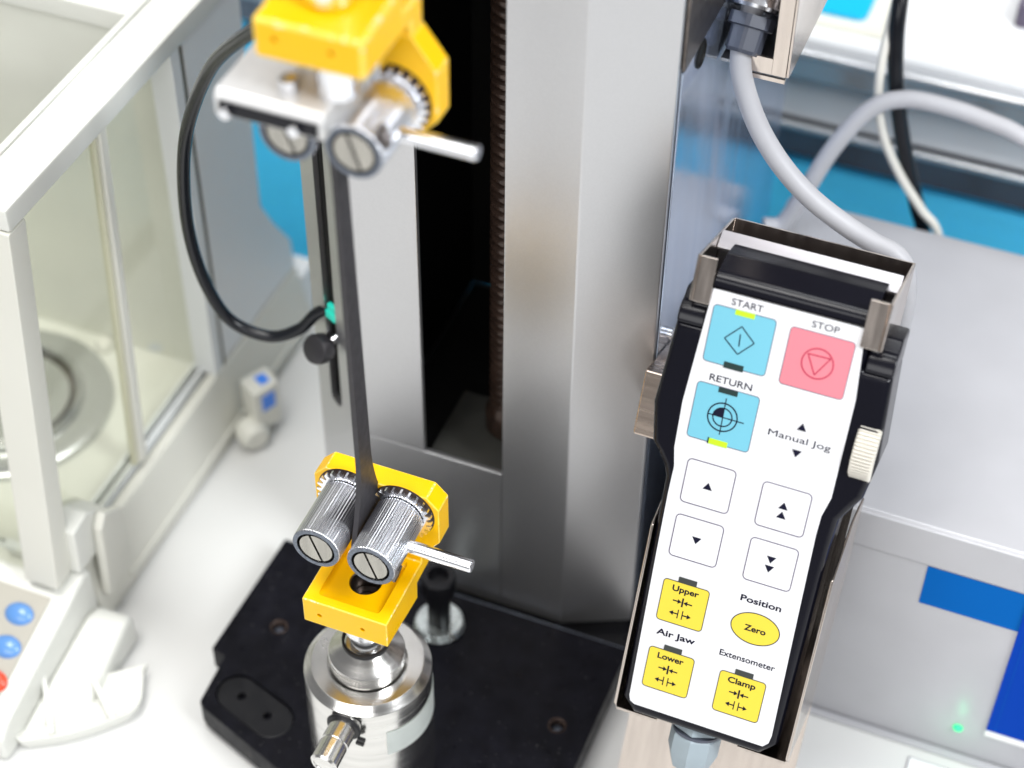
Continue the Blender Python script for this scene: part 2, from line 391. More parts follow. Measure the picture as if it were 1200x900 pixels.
# left chamfer, slotted, in strips
P0 = Vector((-0.0556, 0.11595)); P1 = Vector((-0.0866, 0.1318)); dch = (P1 - P0).normalized(); nch = Vector((dch.y, -dch.x))
if nch.y < 0: nch = -nch
Lc = (P1 - P0).length
def chf(s, z, d): p = P0 + dch * s + nch * d; return Vector((p.x, p.y, z))
def chplate(bm, s0, s1, z0, z1, d0=0, d1=0.003): return prism(bm, [(s0, z0), (s1, z0), (s1, z1), (s0, z1)], d0, d1, chf)
b = BM(); prism(b, [(0, ZB), (Lc, ZB), (Lc, ZT), (0.0247, ZT), (0.0247, 0.112), (0.0244, 0.1095), (0.0225, 0.1075), (0.0190, 0.1060), (0.0170, 0.1065), (0.0160, 0.1100), (0.0160, ZT), (0, ZT)], 0, 0.003, chf)
obj('slotted_strip', b, 'satin', col, smooth=25)
b = BM(); chplate(b, 0.013, 0.028, 0.100, ZT, 0.0032, 0.010); obj('slot_channel', b, 'inner_black', col)
b = BM(); slab(b, [(-0.0866, 0.1320), (-0.0836, 0.1340), (-0.0836, 0.349), (0.0862, 0.349), (0.0862, 0.352), (-0.0866, 0.352)], ZB, ZT); obj('back_shell', b, 'satin', col, smooth=25)
# inner lining and lead screw
b = BM()
box(b, -0.060, -0.052, 0.1195, 0.26, 0.09, ZT); box(b, 0.046, 0.054, 0.1195, 0.26, 0.09, ZT); box(b, -0.060, 0.054, 0.255, 0.26, 0.09, ZT)
obj('inner_lining', b, 'inner_black', col)
b = BM(); box(b, -0.0515, 0.0455, 0.1195, 0.2545, 0.080, 0.0900); obj('slot_base', b, 'inner_black', col)
b = BM(); box(b, -0.0200, 0.0455, 0.1192, 0.1665, 0.0905, 0.0985); bevel(b, 0.0006, 2); obj('slot_floor', b, 'floor_plate', col)
SX, SY = 0.0112, 0.152
b = BM(); prof = []; z = 0.118
while z < ZT:
    prof += [(0.0088, z), (0.0106, z + 0.0012), (0.0106, z + 0.0030), (0.0088, z + 0.0042)]; z += 0.0052
prof = [(0, 0.0988), (0.0122, 0.0988), (0.0128, 0.100), (0.0128, 0.111), (0.0110, 0.114), (0.0104, 0.1175)] + prof + [(0, z)]
lathe(b, prof, (SX, SY, 0), seg=32)
# shear each ring into a helix-like thread
for v in b.verts:
    if v.co.z > 0.1176: v.co.z += 0.0052 * (math.atan2(v.co.y - SY, v.co.x - SX) / (2 * math.pi)) * 0.9
obj('lead_screw', b, 'oiled', mach, smooth=35)
# side plates
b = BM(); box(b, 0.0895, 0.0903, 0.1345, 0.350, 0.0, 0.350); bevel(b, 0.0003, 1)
sp = obj('side_panel', b, 'blue_reflect', mach)
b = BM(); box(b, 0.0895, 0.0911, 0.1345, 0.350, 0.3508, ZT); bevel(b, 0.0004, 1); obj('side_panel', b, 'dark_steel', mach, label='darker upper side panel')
b = BM(); lathe(b, [(0, 0.0004), (0.0052, 0.0004), (0.0058, 0.0010), (0.0064, 0.0006), (0.0064, 0)], (0.0903, 0.1592, 0.3440), (1, 0, 0), seg=32)
for v in b.verts:
    if abs(v.co.x - 0.0907) < 1e-5: v.co.x = 0.09035
obj('cable_hole', b, 'inner_black', sp)
b = BM(); rod(b, (0.0900, 0.1475, 0.196), (0.0935, 0.1475, 0.196), 0.003); obj('side_bolt', b, 'chrome', sp)
# crosshead out of frame that carries the upper grip
b = BM(); box(b, -0.05, 0.05, -0.04, 0.1150, 0.56, 0.62); bevel(b, 0.003, 2); obj('crosshead', b, 'satin', mach)

# limit stop knob and teal clip in the left slot
kn = thing('stop_knob', (-0.0795, 0.125, 0.138), 'round black knob on a short pin in the left column slot', 'knob')
c = chf(0.0215, 0.1475, -0.001); axk = (-nch.x, -nch.y, 0)
ctr = Vector((-0.0778, 0.1190, 0.1497))
ax = Vector((-0.25, -0.85, 0.42)).normalized()
b = BM(); lathe(b, [(0, -0.004), (0.0066, -0.004), (0.0075, -0.003), (0.0078, 0.002), (0.0070, 0.004), (0.0055, 0.0046), (0, 0.0046)], ctr, ax, seg=36, rmod=lambda i: 0.00018 * (i % 2)); obj('knob_head', b, 'knob', kn)
b = BM(); rod(b, ctr - ax * 0.003, Vector(chf(0.0200, 0.1520, 0.006)), 0.0024); obj('pin', b, 'chrome', kn)
b = BM()
chplate(b, 0.0166, 0.0232, 0.1702, 0.1742, 0.0004, 0.003); chplate(b, 0.0163, 0.0243, 0.1650, 0.1701, -0.0002, 0.003); bevel(b, 0.0004, 1)
tag(obj('clip', b, 'teal'), 'small teal plastic clip in the left column slot above the black knob', 'clip')
# black hose looping from the slot round to the upper grip
pts = [(-0.0406, 0.05, 0.3987), (-0.06, 0.06, 0.3796), (-0.0968, 0.085, 0.3367), (-0.122, 0.1, 0.2906), (-0.1337, 0.107, 0.2534), (-0.1391, 0.112, 0.2119), (-0.1368, 0.116, 0.1767), (-0.1276, 0.12, 0.1506), (-0.1082, 0.123, 0.1437), (-0.0924, 0.126, 0.1515), (-0.0834, 0.1285, 0.1629), (-0.0745, 0.1300, 0.1700)]
b = BM(); tube(b, spline(pts), 0.0031, 20)
tag(obj('hose', b, 'cable_black'), 'thick glossy black cable looped in the air left of the column', 'cable')

# tall bolt behind the load cell
bo = thing('anchor_bolt', (-0.0032, 0.0890, 0), 'black cap bolt standing on two zinc washers behind the load cell', 'bolt')
B0 = (-0.0032, 0.0890, 0)
b = BM(); lathe(b, [(0.0062, 0.0002), (0.0128, 0.0002), (0.0134, 0.0008), (0.0134, 0.0018), (0.0128, 0.0024), (0.0062, 0.0024)], B0, seg=40); obj('washer', b, 'zinc', bo)
b = BM(); lathe(b, [(0.0062, 0.0025), (0.0122, 0.0025), (0.0128, 0.0031), (0.0128, 0.0043), (0.0122, 0.0049), (0.0062, 0.0049)], B0, seg=40); obj('washer', b, 'zinc', bo)
b = BM(); lathe(b, [(0, 0.0003), (0.0061, 0.0003), (0.0061, 0.030), (0, 0.030)], B0, seg=32); obj('shank', b, 'black_cover', bo)
b = BM(); lathe(b, [(0, 0.0301), (0.0085, 0.0301), (0.0093, 0.031), (0.0093, 0.041), (0.0084, 0.042), (0.0055, 0.042), (0.0052, 0.0412), (0.005, 0.036), (0, 0.036)], B0, seg=36); obj('head', b, 'black_cover', bo)

# ------------------------------------------------------------------ load cell
lc = thing('load_cell', (0, 0, 0), 'round turned steel load cell with a white sticker on the black base plate', 'load cell')
b = BM(); lathe(b, [(0, 0.0005), (0.0295, 0.0005), (0.0300, 0.001), (0.0300, 0.0787), (0.0298, 0.0790), (0.0267, 0.0823), (0.0263, 0.0825), (0.0190, 0.0825), (0.0187, 0.0822), (0.0186, 0.0790), (0, 0.0790)], (0, 0, 0), seg=96)
obj('cylinder', b, 'turned', lc, smooth=20)
b = BM(); lathe(b, [(0, 0.0792), (0.0180, 0.0792), (0.0180, 0.0902), (0.0177, 0.0908), (0.0092, 0.0965), (0, 0.0965)], (0, 0, 0), seg=72); obj('boss', b, 'turned', lc, smooth=20)
b = BM(); lathe(b, [(0.0100, 0.0966), (0.0112, 0.0970), (0.0112, 0.0990), (0.0100, 0.0994)], (0, 0, 0), seg=36); obj('seal_ring', b, 'rubber', lc)
def arc_patch(bm, r, a0, a1, z0, z1, n=28, th=0.00025):
    poly = [(math.radians(a0 + (a1 - a0) * k / n)) for k in range(n + 1)]
    for rr in (r + th,):
        A = [bm.verts.new((rr*math.cos(t), rr*math.sin(t), z0)) for t in poly]; B_ = [bm.verts.new((rr*math.cos(t), rr*math.sin(t), z1)) for t in poly]
        for i in range(n): bm.faces.new((A[i], A[i+1], B_[i+1], B_[i]))
    ret = bmesh.ops.solidify(bm, geom=bm.faces[:], thickness=0.0002)
    return bm
b = BM(); arc_patch(b, 0.0301, -50, 34, 0.0470, 0.0645); obj('sticker', b, 'white_sticker', lc)
# side pin
PX, PZ = 0.0020, 0.0715
b = BM(); lathe(b, [(0, -0.004), (0.0072, -0.004), (0.0072, 0.0), (0.0066, 0.0), (0.0066, 0.012), (0.0062, 0.0124), (0.0062, 0.0130), (0.0066, 0.0134), (0.0066, 0.0235), (0.0056, 0.0245), (0.0048, 0.0245), (0.0046, 0.0240), (0, 0.0240)], (PX, -0.0292, PZ), (0, -1, -0.02), seg=40); pin = obj('side_pin', b, 'turned', lc, smooth=25)
b = BM(); lathe(b, [(0.0066, 0.0), (0.0080, 0.0), (0.0086, 0.001), (0.0080, 0.002), (0.0066, 0.002)], (PX, -0.0305, PZ), (0, -1, 0), seg=36); rg = obj('retaining_ring', b, 'rubber', pin)
b = BM(); box(b, PX + 0.0070, PX + 0.0105, -0.0325, -0.0308, PZ - 0.0065, PZ - 0.0045); box(b, PX + 0.0060, PX + 0.0098, -0.0325, -0.0308, PZ - 0.0095, PZ - 0.0076); obj('ring_ear', b, 'rubber', pin)

# ------------------------------------------------------------------ grips
def grip(sign, zc, yo, label, root_z):
    """sign +1: lower grip (body below the rollers); -1: mirrored, hanging"""
    F = lambda x, y, z: Vector((x, y + yo, zc + sign * z))
    g_ = thing('roller_grip', (0, yo, root_z), label, 'grip')
    # body: side profile extruded across, z relative to roller centre
    side = [(-0.0185, -0.0335), (-0.0185, -0.0490), (0.0142, -0.0520), (0.0146, -0.0417), (0.0275, -0.0412), (0.0297, -0.0390), (0.0297, -0.020), (0.0200, -0.020), (0.0200, -0.0335)]
    b = BM(); prism(b, side, -0.0205, 0.0205, lambda a, c_, d: F(d, a, c_)); bevel(b, 0.0020 if sign < 0 else 0.0006, 3, 25, mi=1)
    blk = obj('yoke', b, 'yellow', g_, smooth=25); blk.data.materials.append(M['yellow_edge'])
    # recess and bore
    rec = [(-0.0145, -0.0300), (-0.0145, -0.0337), (-0.0075, -0.0368), (0.0165, -0.0368), (0.0192, -0.0300)]
    b = BM(); prism(b, rec, -0.0150, 0.0150, lambda a, c_, d: F(d, a, c_)); bevel(b, 0.0018, 3, 25); cut(blk, b)
    b = BM(); lathe(b, [(0, -0.0495), (0.0075, -0.0495), (0.0075, -0.030), (0, -0.030)], F(0.0006, 0.0028, 0), (0, 0, sign), seg=36); cut(blk, b)
    for hx in (-0.0125, 0.0085):
        b = BM(); rod(b, F(hx, -0.020, -0.0422), F(hx, -0.0150, -0.0422), 0.0012, 14, 0); cut(blk, b)
    # octagonal back plate
    o8 = [(-0.0300, -0.0065), (-0.0215, -0.0195), (0.0215, -0.0195), (0.0300, -0.0065), (0.0300, 0.0055), (0.0242, 0.0122), (-0.0242, 0.0122), (-0.0300, 0.0055)]
    o8 = [(-0.0300, -0.0150), (-0.0205, -0.0280), (0.0205, -0.0280), (0.0300, -0.0150), (0.0300, 0.0060), (0.0242, 0.0122), (-0.0242, 0.0122), (-0.0300, 0.0060)]
    b = BM(); prism(b, o8, 0.0190, 0.0298, lambda a, c_, d: F(a, d, c_)); bevel(b, 0.0006, 2, 20, mi=1); bp_ = obj('back_plate', b, 'yellow', g_, smooth=25); bp_.data.materials.append(M['yellow_edge'])
    # bore rod and coupling nut
    b = BM(); lathe(b, [(0, -0.0490), (0.0072, -0.0490), (0.0072, -0.050), (0.0095, -0.0525), (0.0095, -0.066), (0.0075, -0.067), (0.0075, -0.0768), (0, -0.0768)], F(0, 0, 0), (0, 0, sign), seg=36); cp = obj('coupling', b, 'chrome', g_, smooth=25)
    b = BM(); lathe(b, [(0.0068, -0.0375), (0.0072, -0.0371), (0.0074, -0.0375), (0.0072, -0.0488), (0.0030, -0.0486), (0.0, -0.0486), (0.0, -0.0476), (0.0028, -0.0476), (0.0040, -0.0482), (0.0064, -0.0482)], F(0.0006, 0.0028, 0), (0, 0, sign), seg=36); obj('bore_liner', b, 'dark_steel', cp, smooth=25)
    # rollers
    for sx in (-1, 1):
        cx = sx * 0.0129
        n = 324
        b = BM(); yf = -0.0150
        prof = [(0.0088, 0.0012), (0.0090, 0.0), (0.0106, 0.0), (0.0110, 0.0004), (0.0110, 0.0007), (0.0110, 0.0297), (0.0110, 0.0300), (0.0107, 0.0306), (0.0100, 0.0306)]
        lathe(b, prof, F(cx, yf, 0), (0, 1, 0), seg=n, rmod=lambda i: 0.00014 * math.cos(2 * math.pi * i / 6))
        ro = obj('roller', b, 'chrome', g_, smooth=50, wn=False)
        b = BM(); lathe(b, [(0.0089, 0.0), (0.0109, 0.0), (0.0109, -0.0003), (0.0089, -0.0003)], F(cx, yf, 0), (0, 1, 0), seg=64); obj('end_rim', b, 'ring_dark', ro)
        b = BM(); lathe(b, [(0.0088, 0.0005), (0.0088, 0.0035), (0.0, 0.0035)], F(cx, yf, 0), (0, 1, 0), seg=48); obj('groove', b, 'inner_black', ro)
        # slotted screw disc: two halves
        b = BM(); rr = 0.0078; th0 = math.radians(-19 * sign)
        for s_ in (-1, 1):
            poly = []
            a_ = math.asin(0.00048 / rr)
            for k in range(25): t = a_ + (math.pi - 2 * a_) * k / 24; poly.append((rr * math.cos(t), s_ * rr * math.sin(t)))
            rot = lambda x, z: (x * math.sin(th0) - z * math.cos(th0), x * math.cos(th0) + z * math.sin(th0))
            prism(b, [rot(x, z) for x, z in poly], yf - 0.0002, yf + 0.0025, lambda a, c_, d: F(cx + a, d, c_))
        bevel(b, 0.0003, 2, 40); obj('slotted_screw', b, 'screw_steel', ro, smooth=25)
        # ratchet collar
        b = BM()
        def tooth(i): return (0.0, 0.0, -0.0022, -0.0022)[i % 4]
        lathe(b, [(0.0112, -0.0003), (0.0146, -0.0003), (0.0146, 0.0022), (0.0112, 0.0022)], F(cx, 0.0163, 0), (0, 1, 0), seg=96, rmod=lambda i: tooth(i) if True else 0)
        obj('ratchet_collar', b, 'chrome', ro, smooth=0)
        b = BM(); lathe(b, [(0.0, 0.0), (0.0150, 0.0), (0.0150, 0.0004), (0, 0.0004)], F(cx, 0.0186, 0), (0, 1, 0), seg=48); obj('collar_recess', b, 'oiled', ro)
    b = BM(); rod(b, F(0.0215, 0.001, 0), F(0.0532, 0.001, 0), 0.0030, 28, 0.0005); obj('lever_pin', b, 'chrome', g_)
    b = BM(); box(b, -0.0010, 0.0010, -0.0022, 0.0022, -0.0040, 0.0040, f=lambda p: F(0.0129, -0.0100, 0) + Vector((0.0098 + p.x + p.z * 0.25, p.y, -0.0062 * sign + p.z * sign))); bevel(b, 0.0004, 1); lk = obj('pawl', b, 'dark_steel', g_)
    return g_, F
glow, F = grip(1, 0.1738, 0.0, 'yellow lower grip with two ribbed steel rollers above the load cell', 0.097)
gup, F2 = grip(-1, 0.3890, 0.0085, 'blurred yellow upper grip hanging with rollers below and a flat steel stop plate', 0.466)
# stop plate on the upper grip
b = BM(); prism(b, [(-0.0135, 0.3965), (0.0240, 0.3965), (0.0240, 0.4065), (-0.0113, 0.4065), (-0.0135, 0.4040)], -0.0365, 0.0055, lambda a, c_, d: Vector((d, a, c_))); bevel(b, 0.0005, 2); spl = obj('stop_plate', b, 'plate', gup)
b = BM(); box(b, -0.0345, 0.0035, -0.01405, -0.0136, 0.3975, 0.4030); obj('front_inlay', b, 'body', spl)
for sx in (-0.0315, -0.0050):
    b = BM(); rod(b, (sx, -0.0143, 0.3992), (sx, -0.0165, 0.3992), 0.0024, 20); obj('screw', b, 'chrome', spl)
b = BM(); lathe(b, [(0, 0), (0.0068, 0), (0.0072, 0.0004), (0.0072, 0.0185), (0, 0.0185)], (0.0040, 0.0020, 0.4067), (0, 0, 1), seg=28); obj('post', b, 'chrome', spl)
b = BM(); box(b, -0.0145, 0.0150, 0.0125, 0.0190, 0.4067, 0.4240); bevel(b, 0.0006, 2); obj('clamp_bar', b, 'steel', spl)
b = BM(); rod(b, (-0.0120, -0.0035, 0.4066), (-0.0120, -0.0035, 0.4120), 0.0036, 6, 0.0005); obj('nut', b, 'chrome', spl)
b = BM(); rod(b, (0, 0.0085, 0.4640), (0, 0.0085, 0.562), 0.0100, 28); obj('hanger_rod', b, 'chrome', gup)

# ------------------------------------------------------------------ specimen strip (dog-bone, thin in X, wide in Y)
def halfw(z):
    t = max(0, min(1, (z - 0.170) / 0.042)); t2 = max(0, min(1, (0.398 - z) / 0.034))
    g0 = 0.0051 - 0.0007 * (z - 0.25) / 0.11
    return g0 + (0.0155 - g0) * (1 - t) ** 1.8 + (0.0125 - g0) * (1 - t2) ** 2.1
zs = [0.1625 + (0.4000 - 0.1625) * k / 90 for k in range(91)]
b = BM(); L_ = []; R_ = []
for z in zs:
    cyc = 0.0092 - 0.0026 * (z - 0.23) / 0.13
    L_.append((cyc - halfw(z), z)); R_.append((cyc + halfw(z), z))
th = 0.00115
A = [[b.verts.new((sx * th, y, z)) for y, z in (l, r_)] for sx in (-1, 1) for l, r_ in zip(L_, R_)]
n = len(zs)
for i in range(n - 1):
    a, b_, c_, d_ = A[i], A[i+1], A[n+i], A[n+i+1]
    b.faces.new((a[0], b_[0], b_[1], a[1])); b.faces.new((c_[0], c_[1], d_[1], d_[0]))
    b.faces.new((a[0], c_[0], d_[0], b_[0])); b.faces.new((a[1], b_[1], d_[1], c_[1]))
b.faces.new((A[0][0], A[0][1], A[n][1], A[n][0])); b.faces.new((A[n-1][0], A[2*n-1][0], A[2*n-1][1], A[n-1][1]))
bmesh.ops.recalc_face_normals(b, faces=b.faces)
tag(obj('test_strip', b, 'specimen', smooth=30), 'dark rubber test strip stretched upright between the two yellow grips', 'test strip')

# ------------------------------------------------------------------ control pendant
O = Vector((0.1229, 0.0930, 0.2802)); VV = Vector((0, -0.3927, -0.9196)); NN = Vector((0, -0.9196, 0.3927)); UU = Vector((1, 0, 0))
PF = lambda u, v, d: O + UU * (u * 0.001) + VV * (v * 0.001) + NN * (d * 0.001)     # millimetres on the face
pend = thing('control_pendant', PF(32, 207, -15), 'black hand control pendant with white face and coloured keys in the steel holder', 'remote control')
out = [(-0.5, -1.5), (65.5, -1.5), (66.3, 18), (78.3, 18), (81.0, 56), (78.5, 73), (74.5, 80), (71.2, 85.5), (70.2, 99), (69.2, 199), (62.5, 206),
       (3.5, 206), (-2.8, 199.5), (-4.5, 88), (-6.4, 83), (-9.8, 78), (-13.1, 74), (-16, 56), (-13.3, 18), (-1.5, 18)]
b = BM(); prism(b, out, -28, 0, PF); b.normal_update()
es = []
for e in b.edges:
    d = [((v.co - O).dot(NN)) * 1000 for v in e.verts]
    if all(abs(x) < 0.01 for x in d): es.append(e)
bevel(b, 0.0034, 5, edges=es)
bevel(b, 0.0010, 2, 50)
shell = obj('shell', b, 'body', pend, smooth=35)
cap = [(-1.0, -28), (-11.5, -28), (-11.5, -15.5), (-11.0, -14.2)] + [(-7.2 + 4.6 * (1 - math.cos(math.radians(a))) - 0.4, -4.9 + 4.9 * math.sin(math.radians(a))) for a in range(10, 91, 10)] + [(-1.0, 0.0)]
b = BM(); prism(b, cap, -0.5, 65.5, lambda a, c_, d: PF(d, a, c_)); obj('top_cap', b, 'body', shell, smooth=40)
ear = [(18.4, -28), (4.5, -28), (4.5, -11), (5.2, -9.2)] + [(18.4 - 9.5 * math.cos(math.radians(a)), -6.2 + 6.0 * math.sin(math.radians(a))) for a in range(0, 91, 10)]
for u0, u1 in ((-13.3, -1.5), (66.3, 78.3)):
    b = BM(); prism(b, ear, u0, u1, lambda a, c_, d: PF(d, a, c_)); bevel(b, 0.0012, 2, 60); obj('grip_ear', b, 'body', shell, smooth=40)
facep = [(-0.6, 0.2), (63.0, 0.4), (66.0, 31), (66.1, 76), (63.9, 85), (63.6, 94), (64.3, 125), (66.0, 194.5), (65.4, 198.5), (63.2, 201), (3.2, 200.8), (1.0, 199.6), (0.2, 197), (-1.2, 125), (-1.6, 95), (-1.4, 82), (-3.0, 73.5), (-3.6, 52)]
# keep a visible black border: shrink slightly to stay on the flat
b = BM(); prism(b, facep, -0.5, 0.25, PF); bevel(b, 0.00012, 1, 40)
face = obj('face_panel', b, 'face', pend)
def flat(name, poly, m, parent, d0, d1, label=None):
    b = BM(); prism(b, poly, d0, d1, PF); return obj(name, b, m, parent, smooth=0, label=label)
def outline(bm, poly_out, poly_in, d0, d1):
    n = len(poly_out)
    for d in (d1,):
        A = [bm.verts.new(PF(a, c_, d)) for a, c_ in poly_out]; B_ = [bm.verts.new(PF(a, c_, d)) for a, c_ in poly_in]
        for i in range(n): bm.faces.new((A[i], A[(i+1) % n], B_[(i+1) % n], B_[i]))
    bmesh.ops.recalc_face_normals(bm, faces=bm.faces)
    bm.normal_update()
    f0 = bm.faces[:]
    if f0 and f0[0].normal.dot(NN) < 0: bmesh.ops.reverse_faces(bm, faces=f0)
    bmesh.ops.solidify(bm, geom=bm.faces[:], thickness=0.00010)
    return bm
_font = {}
def text(s, u0, u1, vb, cap, m, parent, bold=0.0, d=0.36, name='lettering'):
    cu = bpy.data.curves.new(name, 'FONT'); cu.body = s; cu.size = 1.0; cu.offset = bold; cu.resolution_u = 4; cu.extrude = 0.0
    t = bpy.data.objects.new(name, cu); COL.objects.link(t)
    dg = bpy.context.evaluated_depsgraph_get(); dg.update()
    me = bpy.data.meshes.new_from_object(t.evaluated_get(dg))
    bpy.data.objects.remove(t); bpy.data.curves.remove(cu)
    xs = [v.co.x for v in me.vertices]; x0, x1 = min(xs), max(xs); sx = (u1 - u0) / (x1 - x0); sy = cap / 0.729
    b = BM(); b.from_mesh(me); bpy.data.meshes.remove(me)
    ext = bmesh.ops.extrude_face_region(b, geom=b.faces[:])
    up = {v for v in ext['geom'] if isinstance(v, bmesh.types.BMVert)}
    for v in b.verts:
        v.co = PF(u0 + (v.co.x - x0) * sx, vb - v.co.y * sy, d if v in up else d - 0.08)
    return obj(name, b, m, parent, smooth=0, recalc=True)
def key(name, u0, u1, v0, v1, m, line, r=1.6, lw=0.16):
    b = BM(); prism(b, rrect(u0, u1, v0, v1, r, 6), 0.2, 0.42, PF); k = obj(name, b, m, pend, smooth=30)
    b = BM(); outline(b, rrect(u0 - lw, u1 + lw, v0 - lw, v1 + lw, r + lw, 6), rrect(u0 + lw * .4, u1 - lw * .4, v0 + lw * .4, v1 - lw * .4, r - lw * .4, 6), 0.2, 0.50)
    obj('key_outline', b, line, k, smooth=0)
    return k
def led(u0, u1, v0, v1, on, k, grey=False):
    return flat('led_window', rrect(u0, u1, v0, v1, 0.15, 2), 'led_on' if on else ('led_grey' if grey else 'led_off'), k, 0.3, 0.62)
def tri(bm, c, v, w, h, up):
    p = [(c - w/2, v + h), (c + w/2, v + h), (c, v)] if up else [(c - w/2, v), (c + w/2, v), (c, v + h)]
    prism(bm, p, 0.36, 0.55, PF)
def line2(bm, p, q_, wd, d0=0.40, d1=0.56):
    p = Vector(p); q_ = Vector(q_); d = (q_ - p).normalized(); n_ = Vector((-d.y, d.x)) * wd / 2
    prism(bm, [tuple(p + n_), tuple(q_ + n_), tuple(q_ - n_), tuple(p - n_)], d0, d1, PF)
def ring2(bm, cx, cy, r, wd):
    outline(bm, circle(cx, cy, r + wd/2), circle(cx, cy, r - wd/2), 0.4, 0.56)
# START
k = key('start_key', 1.2, 27.7, 6.4, 31.4, 'blue_key', 'ink_soft')
led(10.4, 18.6, 6.3, 8.5, True, k); led(10.2, 18.6, 29.5, 32.2, False, k)
b = BM(); dm = [(14.3, 12.9), (20.7, 18.6), (14.9, 25.1), (8.2, 19.6)]
for i in range(4): line2(b, dm[i], dm[(i+1) % 4], 0.42)
line2(b, (14.35, 16.3), (14.75, 21.6), 0.45); obj('start_symbol', b, 'ink', k, smooth=0)
text('START', 8.0, 21.3, 4.8, 3.0, 'ink', pend, 0.003)
# STOP
k = key('stop_key', 34.0, 60.7, 7.1, 32.3, 'red_key', 'ink_soft')
b = BM(); ring2(b, 47.6, 19.9, 6.5, 0.55)
tp = [(43.0, 16.6), (52.4, 16.4), (47.4, 24.9)]
for i in range(3): line2(b, tp[i], tp[(i+1) % 3], 0.5)
obj('stop_symbol', b, 'red_ink', k, smooth=0)
text('STOP', 41.8, 53.2, 5.2, 3.0, 'ink', pend, 0.003)
# RETURN
k = key('return_key', 1.2, 28.0, 41.0, 66.4, 'blue_key', 'ink_soft')
led(10.4, 18.6, 41.0, 43.4, False, k); led(10.9, 18.9, 64.6, 67.1, True, k); led(10.25, 10.85, 64.4, 67.1, False, k)
b = BM(); ring2(b, 14.4, 54.0, 6.3, 0.55); ring2(b, 14.4, 54.0, 4.1, 0.5)
line2(b, (14.4, 45.3), (14.7, 62.0), 0.4); line2(b, (7.9, 54.0), (23.7, 54.1), 0.4)
prism(b, [(14.4, 54)] + [(14.4 + 4.1 * math.cos(math.radians(a)), 54 + 4.1 * math.sin(math.radians(a))) for a in range(180, 271, 10)], 0.4, 0.54, PF)
obj('target_symbol', b, 'ink', k, smooth=0)
text('RETURN', 5.6, 23.8, 39.3, 3.1, 'ink', pend, 0.006)
# manual jog
b = BM(); tri(b, 47.6, 46.9, 3.9, 3.2, True); tri(b, 47.7, 59.2, 4.0, 3.2, False); obj('jog_arrow', b, 'ink', pend, smooth=0)
text('Manual Jog', 34.4, 61.0, 55.8, 2.9, 'ink', pend)
# jog keys
for (u0, u1, v0, v1, dirs) in ((4.2, 25.2, 76.2, 96.5, [(14.7, 84.9, True)]), (4.3, 25.3, 102.8, 122.8, [(14.8, 111.3, False)]),
                               (37.4, 58.3, 76.8, 97.1, [(47.7, 83.7, True), (47.7, 88.0, True)]), (37.7, 58.4, 103.3, 123.5, [(47.8, 109.8, False), (47.8, 114.2, False)])):
    k = key('jog_key', u0, u1, v0, v1, 'white_key', 'ink_soft', 1.9, 0.26)
    b = BM()
    for c_, v_, u_ in dirs: tri(b, c_, v_, 4.1, 3.2, u_)
    obj('arrow_symbol', b, 'ink', k, smooth=0)
def arrows(cx, cy, k):
    b = BM()
    def arr(x0, x1, y):
        s = 1 if x1 > x0 else -1
        line2(b, (x0, y), (x1 - s * 1.2, y), 0.55)
        prism(b, [(x1, y), (x1 - s * 1.7, y - 1.15), (x1 - s * 1.7, y + 1.15)], 0.4, 0.56, PF)
    arr(cx - 4.4, cx - 0.45, cy - 3); arr(cx + 4.4, cx + 0.45, cy - 3); line2(b, (cx, cy - 5.2), (cx, cy - 0.8), 0.75)
    arr(cx - 1.0, cx - 4.9, cy + 3.1); arr(cx + 1.0, cx + 4.9, cy + 3.1); line2(b, (cx - 1.0, cy + 0.9), (cx - 1.0, cy + 5.2), 0.45); line2(b, (cx + 1.0, cy + 0.9), (cx + 1.0, cy + 5.2), 0.45)
    obj('clamp_symbol', b, 'ink', k, smooth=0)
for nm, u0, u1, v0, v1, wd, uo in (('Upper', 4.8, 25.4, 134.6, 155.0, 12.0, 9.1), ('Lower', 4.8, 25.5, 169.2, 189.6, 12.0, 9.0), ('Clamp', 37.7, 58.4, 170.0, 190.4, 12.6, 41.6)):
    k = key('jaw_key', u0, u1, v0, v1, 'yellow_key', 'ink', 1.6, 0.2)
    cx = (u0 + u1) / 2
    led(cx - 4.1, cx + 4.1, v0 - 2.7, v0 - 0.05, False, k, True)
    text(nm, uo, uo + wd, v0 + 4.6, 2.9, 'ink', k, 0.024, 0.52)
    b = BM(); prism(b, circle(cx, v0 + 12.0, 5.2, 5.2, 32), 0.42, 0.47, PF); obj('dome', b, 'yellow_key', k, smooth=0)
    arrows(cx - 0.3, v0 + 12.2, k)
k = BM(); prism(k, circle(48.1, 145.6, 10.7, 7.4, 56), 0.2, 0.42, PF); k = obj('zero_key', k, 'yellow_key', pend)
b = BM(); outline(b, circle(48.1, 145.6, 10.95, 7.65, 56), circle(48.1, 145.6, 10.6, 7.3, 56), 0.2, 0.5); obj('key_outline', b, 'ink', k, smooth=0)
text('Zero', 43.3, 52.9, 147.2, 2.9, 'ink', k, 0.024, 0.52)
text('Position', 38.9, 57.0, 134.0, 3.0, 'ink', pend, 0.022)
text('Air Jaw', 6.2, 23.9, 162.3, 3.0, 'ink', pend, 0.022)
text('Extensometer', 35.4, 60.4, 162.9, 3.0, 'ink', pend, 0.010)
# jog wheel
b = BM(); lathe(b, [(0, 0), (14.6e-3, 0), (15.6e-3, 0.7e-3), (15.6e-3, 9.0e-3), (14.6e-3, 9.6e-3), (0, 9.6e-3)], PF(69.9, 52.6, -10.4), (1, 0, 0), seg=240, rmod=lambda i: (0.0, 0.0, -0.0012, -0.0012)[i % 4])
obj('jog_wheel', b, 'wheel', pend, smooth=0)
